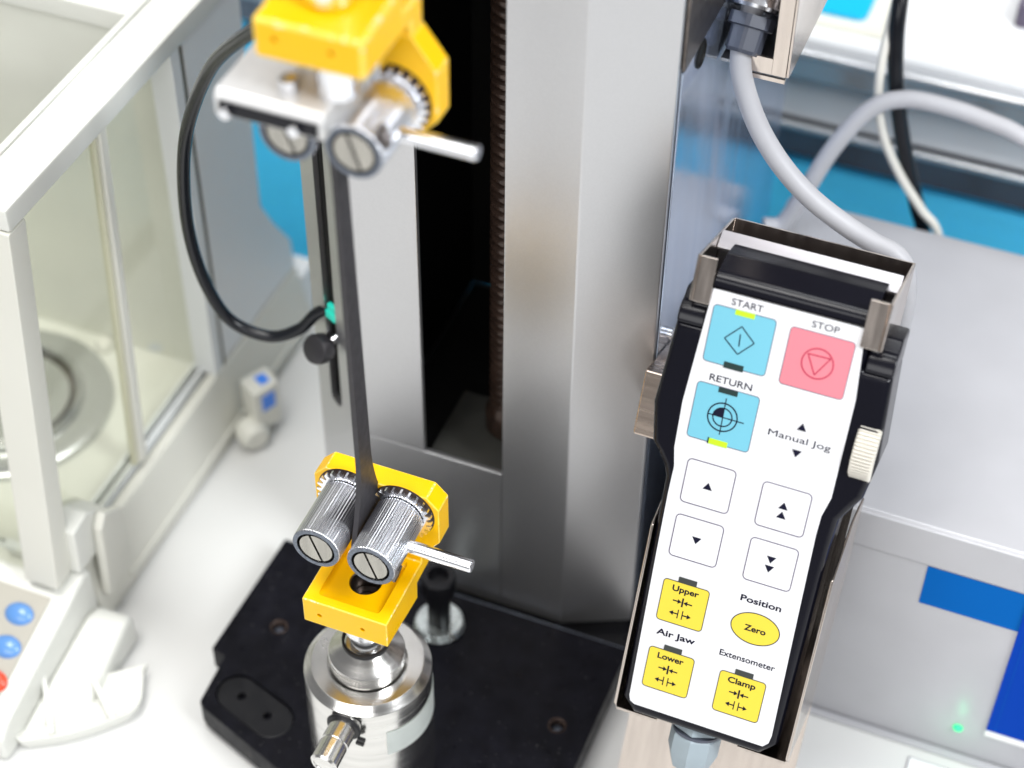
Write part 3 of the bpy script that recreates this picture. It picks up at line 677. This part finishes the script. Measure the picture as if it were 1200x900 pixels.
# gland and lead under the pendant
def hexprof(): return 6
b = BM(); a_, u_, v_ = VV, UU, NN
lathe(b, [(0, -0.002), (0.0105, -0.002), (0.0112, 0.0), (0.0112, 0.0035), (0.0104, 0.0042), (0, 0.0042)], PF(31.5, 206.5, -14), VV, seg=6); gl = obj('cable_gland', b, 'gland', pend, smooth=25)
b = BM(); lathe(b, [(0.009, 0.0043), (0.0112, 0.0043), (0.0112, 0.0055), (0.009, 0.0055)], PF(31.5, 206.5, -14), VV, seg=28); obj('gland_seal', b, 'gland_dark', gl)
b = BM(); lathe(b, [(0, 0.0056), (0.0112, 0.0056), (0.0118, 0.0065), (0.0118, 0.016), (0.009, 0.024), (0.0055, 0.026), (0, 0.026)], PF(31.5, 206.5, -14), VV, seg=8); obj('gland_nut', b, 'gland', gl, smooth=25)

# ------------------------------------------------------------------ pendant holder of bent sheet
hold = thing('pendant_holder', PF(32, 300, -58), 'bent stainless sheet holder that carries the black control pendant', 'holder')
def pbox(bm, u0, u1, v0, v1, d0, d1): return box(bm, u0, u1, v0, v1, d0, d1, f=lambda p: PF(p.x, p.y, p.z))
b = BM(); pbox(b, -8.2, 71.4, -13, 120, -60, -58.6); pbox(b, -8.2, 75.4, 120, 312, -60, -58.6)
bmesh.ops.recalc_face_normals(b, faces=b.faces); obj('back_plate', b, 'holder', hold)
def wall(u0, u1, poly, name='side_wall'):
    b = BM(); prism(b, poly, u0, u1, lambda a, c_, d: PF(d, a, c_)); bevel(b, 0.0003, 1, 40); return obj(name, b, 'holder', hold)
wall(-9.4, -8.0, [(-13, 1.5), (7.2, 1.5), (11, -20), (18, -58.5), (-13, -58.5)])
wall(70.2, 71.6, [(-13, 1.5), (7.8, 1.5), (11, -20), (18, -58.5), (-13, -58.5)])
for u0, u1, v1 in ((-8.0, -0.8, 7.2), (62.4, 70.2, 7.8)):
    b = BM(); pbox(b, u0, u1, -13, v1, 0.4, 1.7); bmesh.ops.recalc_face_normals(b, faces=b.faces); bevel(b, 0.0004, 2, 40); obj('front_clip', b, 'holder', hold)
b = BM(); prism(b, [(4, -34.5), (-14.2, -34.5), (-14.6, -33.6), (-9.0, -27.5), (-8.2, -27.2), (-7.4, -28.2), (-12.0, -33.0), (4, -33.0)], -7.9, 70.1, lambda a, c_, d: PF(d, a, c_)); bevel(b, 0.0002, 1, 40)
obj('inner_flange', b, 'flange', hold)
wall(-6.2, -5.0, [(96, -30), (112, -0.5), (204, -0.5), (207.5, -4), (207.5, -58.5), (96, -58.5)])
wall(74.2, 75.4, [(98, -30), (113, -0.5), (204, -0.5), (207.5, -4), (207.5, -58.5), (98, -58.5)])
for u0, u1 in ((-5.0, 14.0), (52.0, 74.2)):
    b = BM(); pbox(b, u0, u1, 207.0, 208.2, -58.5, -3); bmesh.ops.recalc_face_normals(b, faces=b.faces); obj('bottom_lip', b, 'holder', hold)
b = BM(); pbox(b, -32.6, -9.6, 63.5, 96, -100, -51); bmesh.ops.recalc_face_normals(b, faces=b.faces); bevel(b, 0.0012, 2, 40)
obj('mounting_arm', b, 'brushed', hold)

# ------------------------------------------------------------------ junction box on the column side, grey lead
jb = thing('junction_box', (0.105, 0.3, 0.316), 'open stainless cable box on the column side at the top edge', 'junction box')
b = BM(); box(b, 0.1208, 0.1222, 0.190, 0.46, 0.3195, 0.52); bevel(b, 0.0003, 1); obj('side_sheet', b, 'holder', jb)
b = BM(); box(b, 0.1145, 0.1207, 0.190, 0.1915, 0.3195, 0.52); box(b, 0.0985, 0.1144, 0.190, 0.1915, 0.3195, 0.3275); obj('front_flange', b, 'holder', jb)
b = BM(); box(b, 0.0912, 0.1207, 0.1920, 0.46, 0.3195, 0.3210); obj('bottom_sheet', b, 'steel', jb)
b = BM(); box(b, 0.0985, 0.1207, 0.1895, 0.1925, 0.3165, 0.3185); obj('lower_lip', b, 'holder', jb)
b = BM(); box(b, 0.0912, 0.1206, 0.2300, 0.2312, 0.3212, 0.52); obj('inner_panel', b, 'steel', jb)
b = BM(); lathe(b, [(0, 0), (0.0100, 0), (0.0100, 0.005), (0.0080, 0.0056), (0.0078, 0.0150), (0.0066, 0.0165), (0, 0.0165)], (0.1013, 0.2000, 0.3400), (-0.05, -0.60, -0.79), seg=28, rmod=lambda i: 0.0003 if i % 4 < 2 else -0.0002)
obj('plug_nut', b, 'gland_dark', jb, smooth=20)
b = BM(); lathe(b, [(0.0125, -0.01), (0.0125, 0.010), (0.0112, 0.0115), (0.004, 0.0115)], (0.1022, 0.2085, 0.3515), (-0.05, -0.60, -0.79), seg=32)
obj('plug_collar', b, 'chrome', jb, smooth=20)
# thick pale lead from the plug down behind the holder
pts = [(0.1015, 0.2050, 0.3480), (0.1000, 0.1985, 0.3390), (0.0999, 0.1920, 0.3309), (0.1013, 0.1880, 0.3207), (0.1065, 0.1850, 0.3084), (0.1150, 0.1820, 0.2946), (0.1268, 0.1800, 0.2808),
       (0.1416, 0.1780, 0.2691), (0.1577, 0.1770, 0.2603), (0.1719, 0.1760, 0.2548), (0.1831, 0.1750, 0.2520), (0.1887, 0.1740, 0.2450), (0.1915, 0.1730, 0.2300), (0.1920, 0.172, 0.21)]
b = BM(); tube(b, spline(pts), 0.0047, 20)
tag(obj('cable', b, 'cable_grey'), 'thick pale grey cable curving from the cable box down behind the pendant holder', 'cable')
pts = [(0.0985, 0.3000, 0.1440), (0.1075, 0.3050, 0.1450), (0.1155, 0.312, 0.1640), (0.1250, 0.324, 0.1880), (0.1385, 0.336, 0.2080), (0.1545, 0.343, 0.2140), (0.1765, 0.346, 0.2130), (0.1990, 0.346, 0.2100), (0.2165, 0.345, 0.2060), (0.26, 0.34, 0.190), (0.30, 0.335, 0.150)]
b = BM(); tube(b, spline(pts), 0.0047, 18)
tag(obj('cable', b, 'cable_grey'), 'grey cable arching over the cabinet top toward the right edge', 'cable')
pts = [(0.147, 0.50, 0.200), (0.1425, 0.42, 0.205), (0.1418, 0.370, 0.232), (0.1455, 0.352, 0.224), (0.1500, 0.350, 0.205), (0.1580, 0.350, 0.175), (0.1690, 0.350, 0.1440), (0.1770, 0.350, 0.120), (0.184, 0.350, 0.06), (0.19, 0.352, 0.0)]
pts = [(0.1345, 0.40, 0.300), (0.1400, 0.362, 0.262), (0.1440, 0.352, 0.2340), (0.1500, 0.350, 0.2060), (0.1590, 0.350, 0.1750), (0.1705, 0.350, 0.1430), (0.1780, 0.350, 0.120), (0.184, 0.350, 0.06), (0.19, 0.352, 0.0)]
b = BM(); tube(b, spline(pts), 0.0042, 16)
tag(obj('cable', b, 'cable_black'), 'black cable hanging in front of the steel rails behind the grey cabinet', 'cable')
pts = [(0.1370, 0.40, 0.290), (0.1378, 0.360, 0.250), (0.1386, 0.346, 0.2270), (0.1410, 0.3445, 0.2065), (0.1470, 0.3445, 0.1860), (0.1595, 0.3445, 0.1640), (0.1742, 0.3445, 0.1450), (0.186, 0.345, 0.130), (0.20, 0.346, 0.08), (0.205, 0.347, 0.0)]
b = BM(); tube(b, spline(pts), 0.0024, 14)
tag(obj('cable', b, 'cable_white'), 'thin cream white cable hanging beside the black cable behind the cabinet', 'cable')

# ------------------------------------------------------------------ grey cabinet at the right
cab = thing('control_cabinet', (0.35, 0.23, TZ), 'pale grey steel cabinet with blue stripe and blue label behind the pendant', 'cabinet')
b = BM(); box(b, 0.1030, 0.62, 0.1274, 0.336, TZ + 0.0004, 0.1392); bevel(b, 0.0022, 4); obj('case', b, 'cabinet', cab)
b = BM(); box(b, 0.1032, 0.62, 0.1225, 0.1272, TZ + 0.0003, TZ + 0.0022); bevel(b, 0.0008, 2); obj('bottom_flange', b, 'cabinet', cab)
b = BM(); box(b, 0.1034, 0.62, 0.1266, 0.13, 0.1145, 0.1380); bevel(b, 0.0010, 3); obj('lid_edge', b, 'cabinet', cab)
b = BM(); box(b, 0.2318, 0.40, 0.1270, 0.12735, 0.0868, 0.1135); obj('stripe', b, 'stripe', cab)
b = BM(); box(b, 0.2795, 0.40, 0.1262, 0.12695, 0.0075, 0.1135); lb = obj('label_plate', b, 'label_blue', cab)
b = BM(); box(b, 0.2836, 0.2838, 0.12605, 0.12615, 0.0085, 0.1130); obj('label_line', b, 'stripe', lb)
b = BM(); box(b, 0.2795, 0.40, 0.1262, 0.12695, 0.0028, 0.0073); obj('white_band', b, 'white_print', lb)
b = BM(); lathe(b, [(0.0026, 0), (0.0024, 0.0008), (0.0015, 0.0015), (0, 0.0018)], (0.2663, 0.1272, 0.0010), (0, -1, 0), seg=20); obj('indicator_led', b, 'led_green', cab)
pl = bpy.data.lights.new('led_glow', 'POINT'); pl.energy = 0.0016; pl.color = (0.04, 1.0, 0.34); pl.shadow_soft_size = 0.002; pl.specular_factor = 0.0
po = bpy.data.objects.new('led_glow', pl); COL.objects.link(po); po.location = (0.2663, 0.1150, 0.0020)
stk = thing('table_sticker', (0.27, 0.105, TZ), 'clear rectangular sticker with a dark edge on the table by the cabinet', 'sticker')
b = BM(); box(b, 0.2470, 0.30, 0.085, 0.1165, TZ + 0.0002, TZ + 0.0005); obj('edge', b, 'ink_soft', stk)
b = BM(); box(b, 0.2476, 0.2994, 0.0856, 0.1159, TZ + 0.0005, TZ + 0.0008); obj('sheet', b, 'white_print', stk)

# ------------------------------------------------------------------ analytical balance at the left
bal = thing('analytical_balance', (-0.3, 0.15, TZ), 'cream laboratory balance with glass draft shield and a round steel pan', 'balance')
YZ = lambda x: None
b = BM(); prism(b, [(-0.178, TZ + 0.0005), (-0.1775, -0.010), (-0.1855, 0.0265), (-0.192, 0.0265), (-0.192, 0.018), (-0.42, 0.018), (-0.42, TZ + 0.0005)], 0.036, 0.292, lambda a, c_, d: Vector((a, d, c_))); bevel(b, 0.0015, 2, 25)
base_b = obj('base', b, 'cream', bal)
b = BM(); box(b, -0.42, -0.1925, 0.04, 0.20, 0.0182, 0.0205); obj('chamber_floor', b, 'cream_grey', base_b)
for xx in (-0.1955, -0.2010):
    b = BM(); box(b, xx - 0.0010, xx + 0.0010, 0.050, 0.196, 0.0208, 0.0300); bevel(b, 0.0004, 1); obj('track_rail', b, 'housing', base_b)
b = BM(); box(b, -0.1995, -0.1970, 0.060, 0.196, 0.0207, 0.0245); obj('track_groove', b, 'gasket', base_b)
b = BM(); box(b, -0.1835, -0.1765, 0.064, 0.286, -0.0125, -0.0085); bevel(b, 0.001, 2); obj('fascia_ridge', b, 'cream', base_b)
# pan and ring
PC = (-0.2885, 0.1270, 0.0207)
b = BM(); lathe(b, [(0.060, 0.0), (0.0595, 0.004), (0.056, 0.0055), (0.0440, 0.0055), (0.043, 0.009), (0.0415, 0.0105), (0.0400, 0.009), (0.0395, 0.0)], PC, seg=64); obj('shield_ring', b, 'pan', bal)
b = BM(); lathe(b, [(0, 0.001), (0.0392, 0.001), (0.0392, 0.002), (0, 0.002)], PC, seg=64); obj('pan_gap', b, 'gasket', bal)
b = BM(); lathe(b, [(0, 0.0075), (0.0350, 0.0075), (0.0356, 0.0070), (0.0356, 0.0025), (0, 0.0025)], PC, seg=64); obj('weighing_pan', b, 'pan', bal)
b = BM(); lathe(b, [(0, 0), (0.006, 0), (0.006, 0.003), (0.004, 0.0055), (0, 0.006)], (-0.262, 0.190, 0.0207), seg=24); obj('level_bubble', b, 'cream', bal)
# draft shield frame: leaning front posts, top rails
def lean(p): return p + Vector((0, 0.13 * max(0, p.z - 0.03) * max(0, min(1, (0.19 - p.y) / 0.16)), 0))
b = BM(); box(b, -0.2130, -0.1850, 0.0415, 0.3000, 0.2500, 0.2630); bevel(b, 0.002, 2); top_r = obj('top_rail', b, 'cream_white', bal)
b = BM(); box(b, -0.2120, -0.2085, 0.0450, 0.2500, 0.2632, 0.2645); obj('rail_ridge', b, 'cream_white', top_r)
b = BM(); box(b, -0.42, -0.2132, 0.0415, 0.060, 0.2500, 0.2625); bevel(b, 0.002, 2); obj('top_rail', b, 'cream_white', bal)
b = BM(); box(b, -0.42, -0.2132, 0.196, 0.212, 0.2500, 0.2625); bevel(b, 0.002, 2); obj('top_rail', b, 'cream_white', bal)
b = BM(); box(b, -0.2050, -0.1852, 0.014, 0.0280, 0.030, 0.2499, f=lambda p: p + Vector((0, 0.120 * (p.z - 0.03), 0))); bevel(b, 0.0012, 2); obj('corner_post', b, 'cream', bal)
b = BM(); box(b, -0.40, -0.3880, 0.014, 0.0280, 0.030, 0.2499, f=lambda p: p + Vector((0, 0.120 * (p.z - 0.03), 0))); bevel(b, 0.0012, 2); obj('corner_post', b, 'cream', bal)
b = BM(); box(b, -0.2000, -0.1860, 0.1880, 0.1960, 0.0270, 0.2499); obj('rear_post', b, 'housing', bal)
b = BM(); box(b, -0.1905, -0.1862, 0.1962, 0.1995, 0.0270, 0.2499); obj('gasket_strip', b, 'gasket', bal)
# glass
def pane(bm, x, y0, y1, z0, z1, k0=0.120, k1=0.075, t=0.0012):
    prism(bm, [(y0 , z0), (y1, z0), (y1 + k1 * (z1 - z0), z1), (y0 + k0 * (z1 - z0), z1)], x, x + t, lambda a, c_, d: Vector((d, a, c_))); return bm
b = BM(); pane(b, -0.1945, 0.030, 0.113, 0.0302, 0.2498); obj('glass_pane', b, 'glass', bal)
b = BM(); pane(b, -0.2000, 0.113, 0.1875, 0.0302, 0.2498, 0.075, 0.0); obj('glass_pane', b, 'glass', bal)
b = BM(); prism(b, [(0.1085, 0.030), (0.1150, 0.030), (0.1315, 0.2498), (0.1250, 0.2498)], -0.1955, -0.1895, lambda a, c_, d: Vector((d, a, c_))); bevel(b, 0.0008, 1); mp_ = obj('pane_edge', b, 'cream', bal)
b = BM(); prism(b, [(0.1062, 0.030), (0.1080, 0.030), (0.1246, 0.2498), (0.1229, 0.2498)], -0.1950, -0.1915, lambda a, c_, d: Vector((d, a, c_))); obj('edge_strip', b, 'pane_edge', mp_)
b = BM(); prism(b, [(0.0205, 0.030), (0.0218, 0.030), (0.0480, 0.2498), (0.0467, 0.2498)], -0.386, -0.206, lambda a, c_, d: Vector((d, a, c_))); obj('glass_pane', b, 'glass', bal)
# door foot bracket on the sill
b = BM(); prism(b, [(0.028, 0.029), (0.050, 0.029), (0.060, 0.050), (0.044, 0.062), (0.030, 0.060)], -0.2000, -0.1800, lambda a, c_, d: Vector((d, a, c_))); bevel(b, 0.002, 2); obj('door_bracket', b, 'cream_white', bal)
b = BM(); prism(b, [(0.040, 0.000), (0.062, 0.004), (0.066, 0.046), (0.050, 0.058), (0.044, 0.050)], -0.1798, -0.1735, lambda a, c_, d: Vector((d, a, c_))); bevel(b, 0.002, 2); obj('door_bracket', b, 'cream', bal)
# rear housing
b = BM(); prism(b, [(0.1998, 0.0270), (0.1998, 0.2495), (0.262, 0.2495), (0.260, 0.100), (0.272, 0.078), (0.2905, 0.050), (0.2925, 0.0270)], -0.42, -0.1862, lambda a, c_, d: Vector((d, a, c_))); bevel(b, 0.0025, 2, 25); obj('rear_housing', b, 'housing', bal)
b = BM(); box(b, -0.42, -0.183, 0.2928, 0.312, TZ + 0.001, 0.018); bevel(b, 0.003, 2); obj('rear_step', b, 'housing', bal)
# chamber back wall
b = BM(); box(b, -0.42, -0.2015, 0.1975, 0.1996, 0.0210, 0.2498); obj('chamber_wall', b, 'cream_grey', bal)
b = BM(); box(b, -0.42, -0.405, 0.04, 0.1974, 0.0210, 0.2498); obj('chamber_wall', b, 'cream_grey', bal)
# front wedge with keypad
KP = Vector((-0.1900, 0.0290, 0.0240)); ku = Vector((-1, 0, 0)); kv = Vector((0.0, -0.97, -0.26)).normalized(); kn_ = Vector((0, -0.26, 0.97)).normalized()
b = BM()
wp = [(0.036, TZ + 0.0005), (0.036, 0.0265), (0.030, 0.0285), (-0.052, 0.0040), (-0.060, -0.004), (-0.060, TZ + 0.0005)]
prism(b, wp, -0.42, -0.1790, lambda a, c_, d: Vector((d, a, c_))); bevel(b, 0.003, 3, 25); obj('keypad_wedge', b, 'cream_white', bal)
b = BM(); prism(b, [(0.034, TZ + 0.0005), (0.034, 0.000), (0.022, 0.0035), (-0.020, -0.0050), (-0.046, -0.012), (-0.050, TZ + 0.0005)], -0.1789, -0.1555, lambda a, c_, d: Vector((d, a, c_)))
for v in b.verts:
    if v.co.x > -0.16: v.co.y = 0.034 + (v.co.y - 0.034) * 0.62
bevel(b, 0.007, 5, 20); obj('side_cheek', b, 'cream_white', bal)
slope = (0.0285 - 0.0040) / 0.082
def kf(x, y, d): return Vector((x, y - d * 0.28, 0.0285 - (0.030 - y) * slope + d * 0.96))
b = BM(); prism(b, [(-0.42, 0.0125), (-0.1895, 0.0125), (-0.1895, -0.046), (-0.42, -0.046)], 0.0003, 0.0011, kf); kp = obj('keypad', b, 'keypad', bal)
for (x, y, m_) in ((-0.2010, -0.0005, 'blue_button'), (-0.1985, -0.0180, 'blue_button'), (-0.1965, -0.0360, 'red_button'), (-0.235, -0.0005, 'blue_button'), (-0.233, -0.018, 'blue_button')):
    b = BM(); lathe(b, [(0.0082, 0.0), (0.0080, 0.0010), (0.0060, 0.0026), (0.003, 0.0034), (0, 0.0036)], kf(x, y, 0.0012), (0, -0.28, 0.96), seg=28)
    for v in b.verts: v.co.y = kf(x, y, 0).y + (v.co.y - kf(x, y, 0).y) * 0.72
    obj('button', b, m_, kp)
b = BM(); prism(b, [(-0.2240, 0.0275), (-0.1915, 0.0275), (-0.1915, 0.0330), (-0.2240, 0.0330)], 0.0005, 0.010, kf); bevel(b, 0.0012, 2); obj('ledge', b, 'cream_white', bal)
# power connector block with a foot
pb = thing('levelling_block', (-0.155, 0.19, TZ), 'small beige block with blue squares and a round foot beside the balance', 'block')
b = BM(); prism(b, [(-0.1760, 0.1960), (-0.1618, 0.1872), (-0.1545, 0.2040), (-0.1675, 0.2130)], -0.012, 0.0200, XY); bevel(b, 0.0015, 2); obj('housing', b, 'cream', pb)
b = BM(); prism(b, [(-0.1690, 0.2005), (-0.1620, 0.1965), (-0.1590, 0.2020), (-0.1655, 0.2062)], 0.0202, 0.0206, XY); obj('blue_mark', b, 'blue_mark', pb)
b = BM(); 
e0 = Vector((-0.1618, 0.1872)); e1 = Vector((-0.1545, 0.2040)); ed = (e1 - e0).normalized(); en = Vector((ed.y, -ed.x))
prism(b, [(0.005, 0.004), (0.014, 0.004), (0.014, 0.015), (0.005, 0.015)], 0.0002, 0.0008, lambda a, c_, d: Vector((e0.x + ed.x * a + en.x * d, e0.y + ed.y * a + en.y * d, c_))); obj('blue_mark', b, 'blue_mark', pb)
b = BM(); lathe(b, [(0, 0.0004), (0.009, 0.0004), (0.0095, 0.002), (0.0095, 0.009), (0.0065, 0.013), (0, 0.013)], (-0.1700, 0.1900, -0.0112), (0.80, -0.60, 0), seg=28, rmod=lambda i: 0.0003 * (i % 2)); obj('foot', b, 'cream', pb)

# loose finned cover lying in front
sc = thing('finned_cover', (-0.16, -0.01, TZ), 'white plastic scoop shaped cover with two fins on the table before the balance', 'cover')
A_ = [(-0.1965, -0.0345), (-0.1445, 0.0120), (-0.1395, 0.0110), (-0.1310, -0.0085), (-0.1390, -0.0220), (-0.1540, -0.0370), (-0.1720, -0.0490), (-0.1790, -0.0500), (-0.1970, -0.0385)]
ring = spline([(x, y, 0) for x, y in A_ + A_[:1]], 6)[:-1]
cx_ = sum(p.x for p in ring) / len(ring); cy_ = sum(p.y for p in ring) / len(ring)
b = BM(); loops = []
for f_, z_ in ((0.90, 0.0005), (0.97, 0.0040), (1.0, 0.0085), (0.995, 0.0095), (0.96, 0.0096), (0.93, 0.0088), (0.80, 0.0062), (0.55, 0.0050), (0.25, 0.0046)):
    loops.append([b.verts.new((cx_ + (p.x - cx_) * f_, cy_ + (p.y - cy_) * f_, TZ + z_)) for p in ring])
for A0, B0_ in zip(loops, loops[1:]):
    for i in range(len(ring)): b.faces.new((A0[i], A0[(i+1) % len(ring)], B0_[(i+1) % len(ring)], B0_[i]))
b.faces.new(loops[-1]); b.faces.new(loops[0][::-1])
obj('shell', b, 'cream_white', sc, recalc=True, smooth=50)
for p, q_ in (((-0.1850, -0.0110), (-0.1640, -0.0400)), ((-0.1725, 0.0030), (-0.1400, -0.0200))):
    p = Vector(p); q_ = Vector(q_); d = (q_ - p).normalized(); n_ = Vector((-d.y, d.x)) * 0.0013
    b = BM(); prism(b, [(0, 0.0065), (0, 0.022), (0.004, 0.024), ((q_ - p).length * 0.98, 0.0085), ((q_ - p).length, 0.0065)], -1, 1, lambda a, c_, e: Vector((p.x + d.x * a + n_.x * e, p.y + d.y * a + n_.y * e, TZ + c_)))
    bevel(b, 0.0005, 2); obj('fin', b, 'cream_white', sc)

# ------------------------------------------------------------------ origins of single-mesh things
for o in list(COL.objects):
    if o.type == 'MESH' and o.parent is None and not o.children:
        co = [v.co for v in o.data.vertices]
        c = Vector(((min(v.x for v in co) + max(v.x for v in co)) / 2, (min(v.y for v in co) + max(v.y for v in co)) / 2, min(v.z for v in co)))
        o.data.transform(Matrix.Translation(-c)); o.location = c
scene.cycles.max_bounces = 8
scene.cycles.transparent_max_bounces = 12
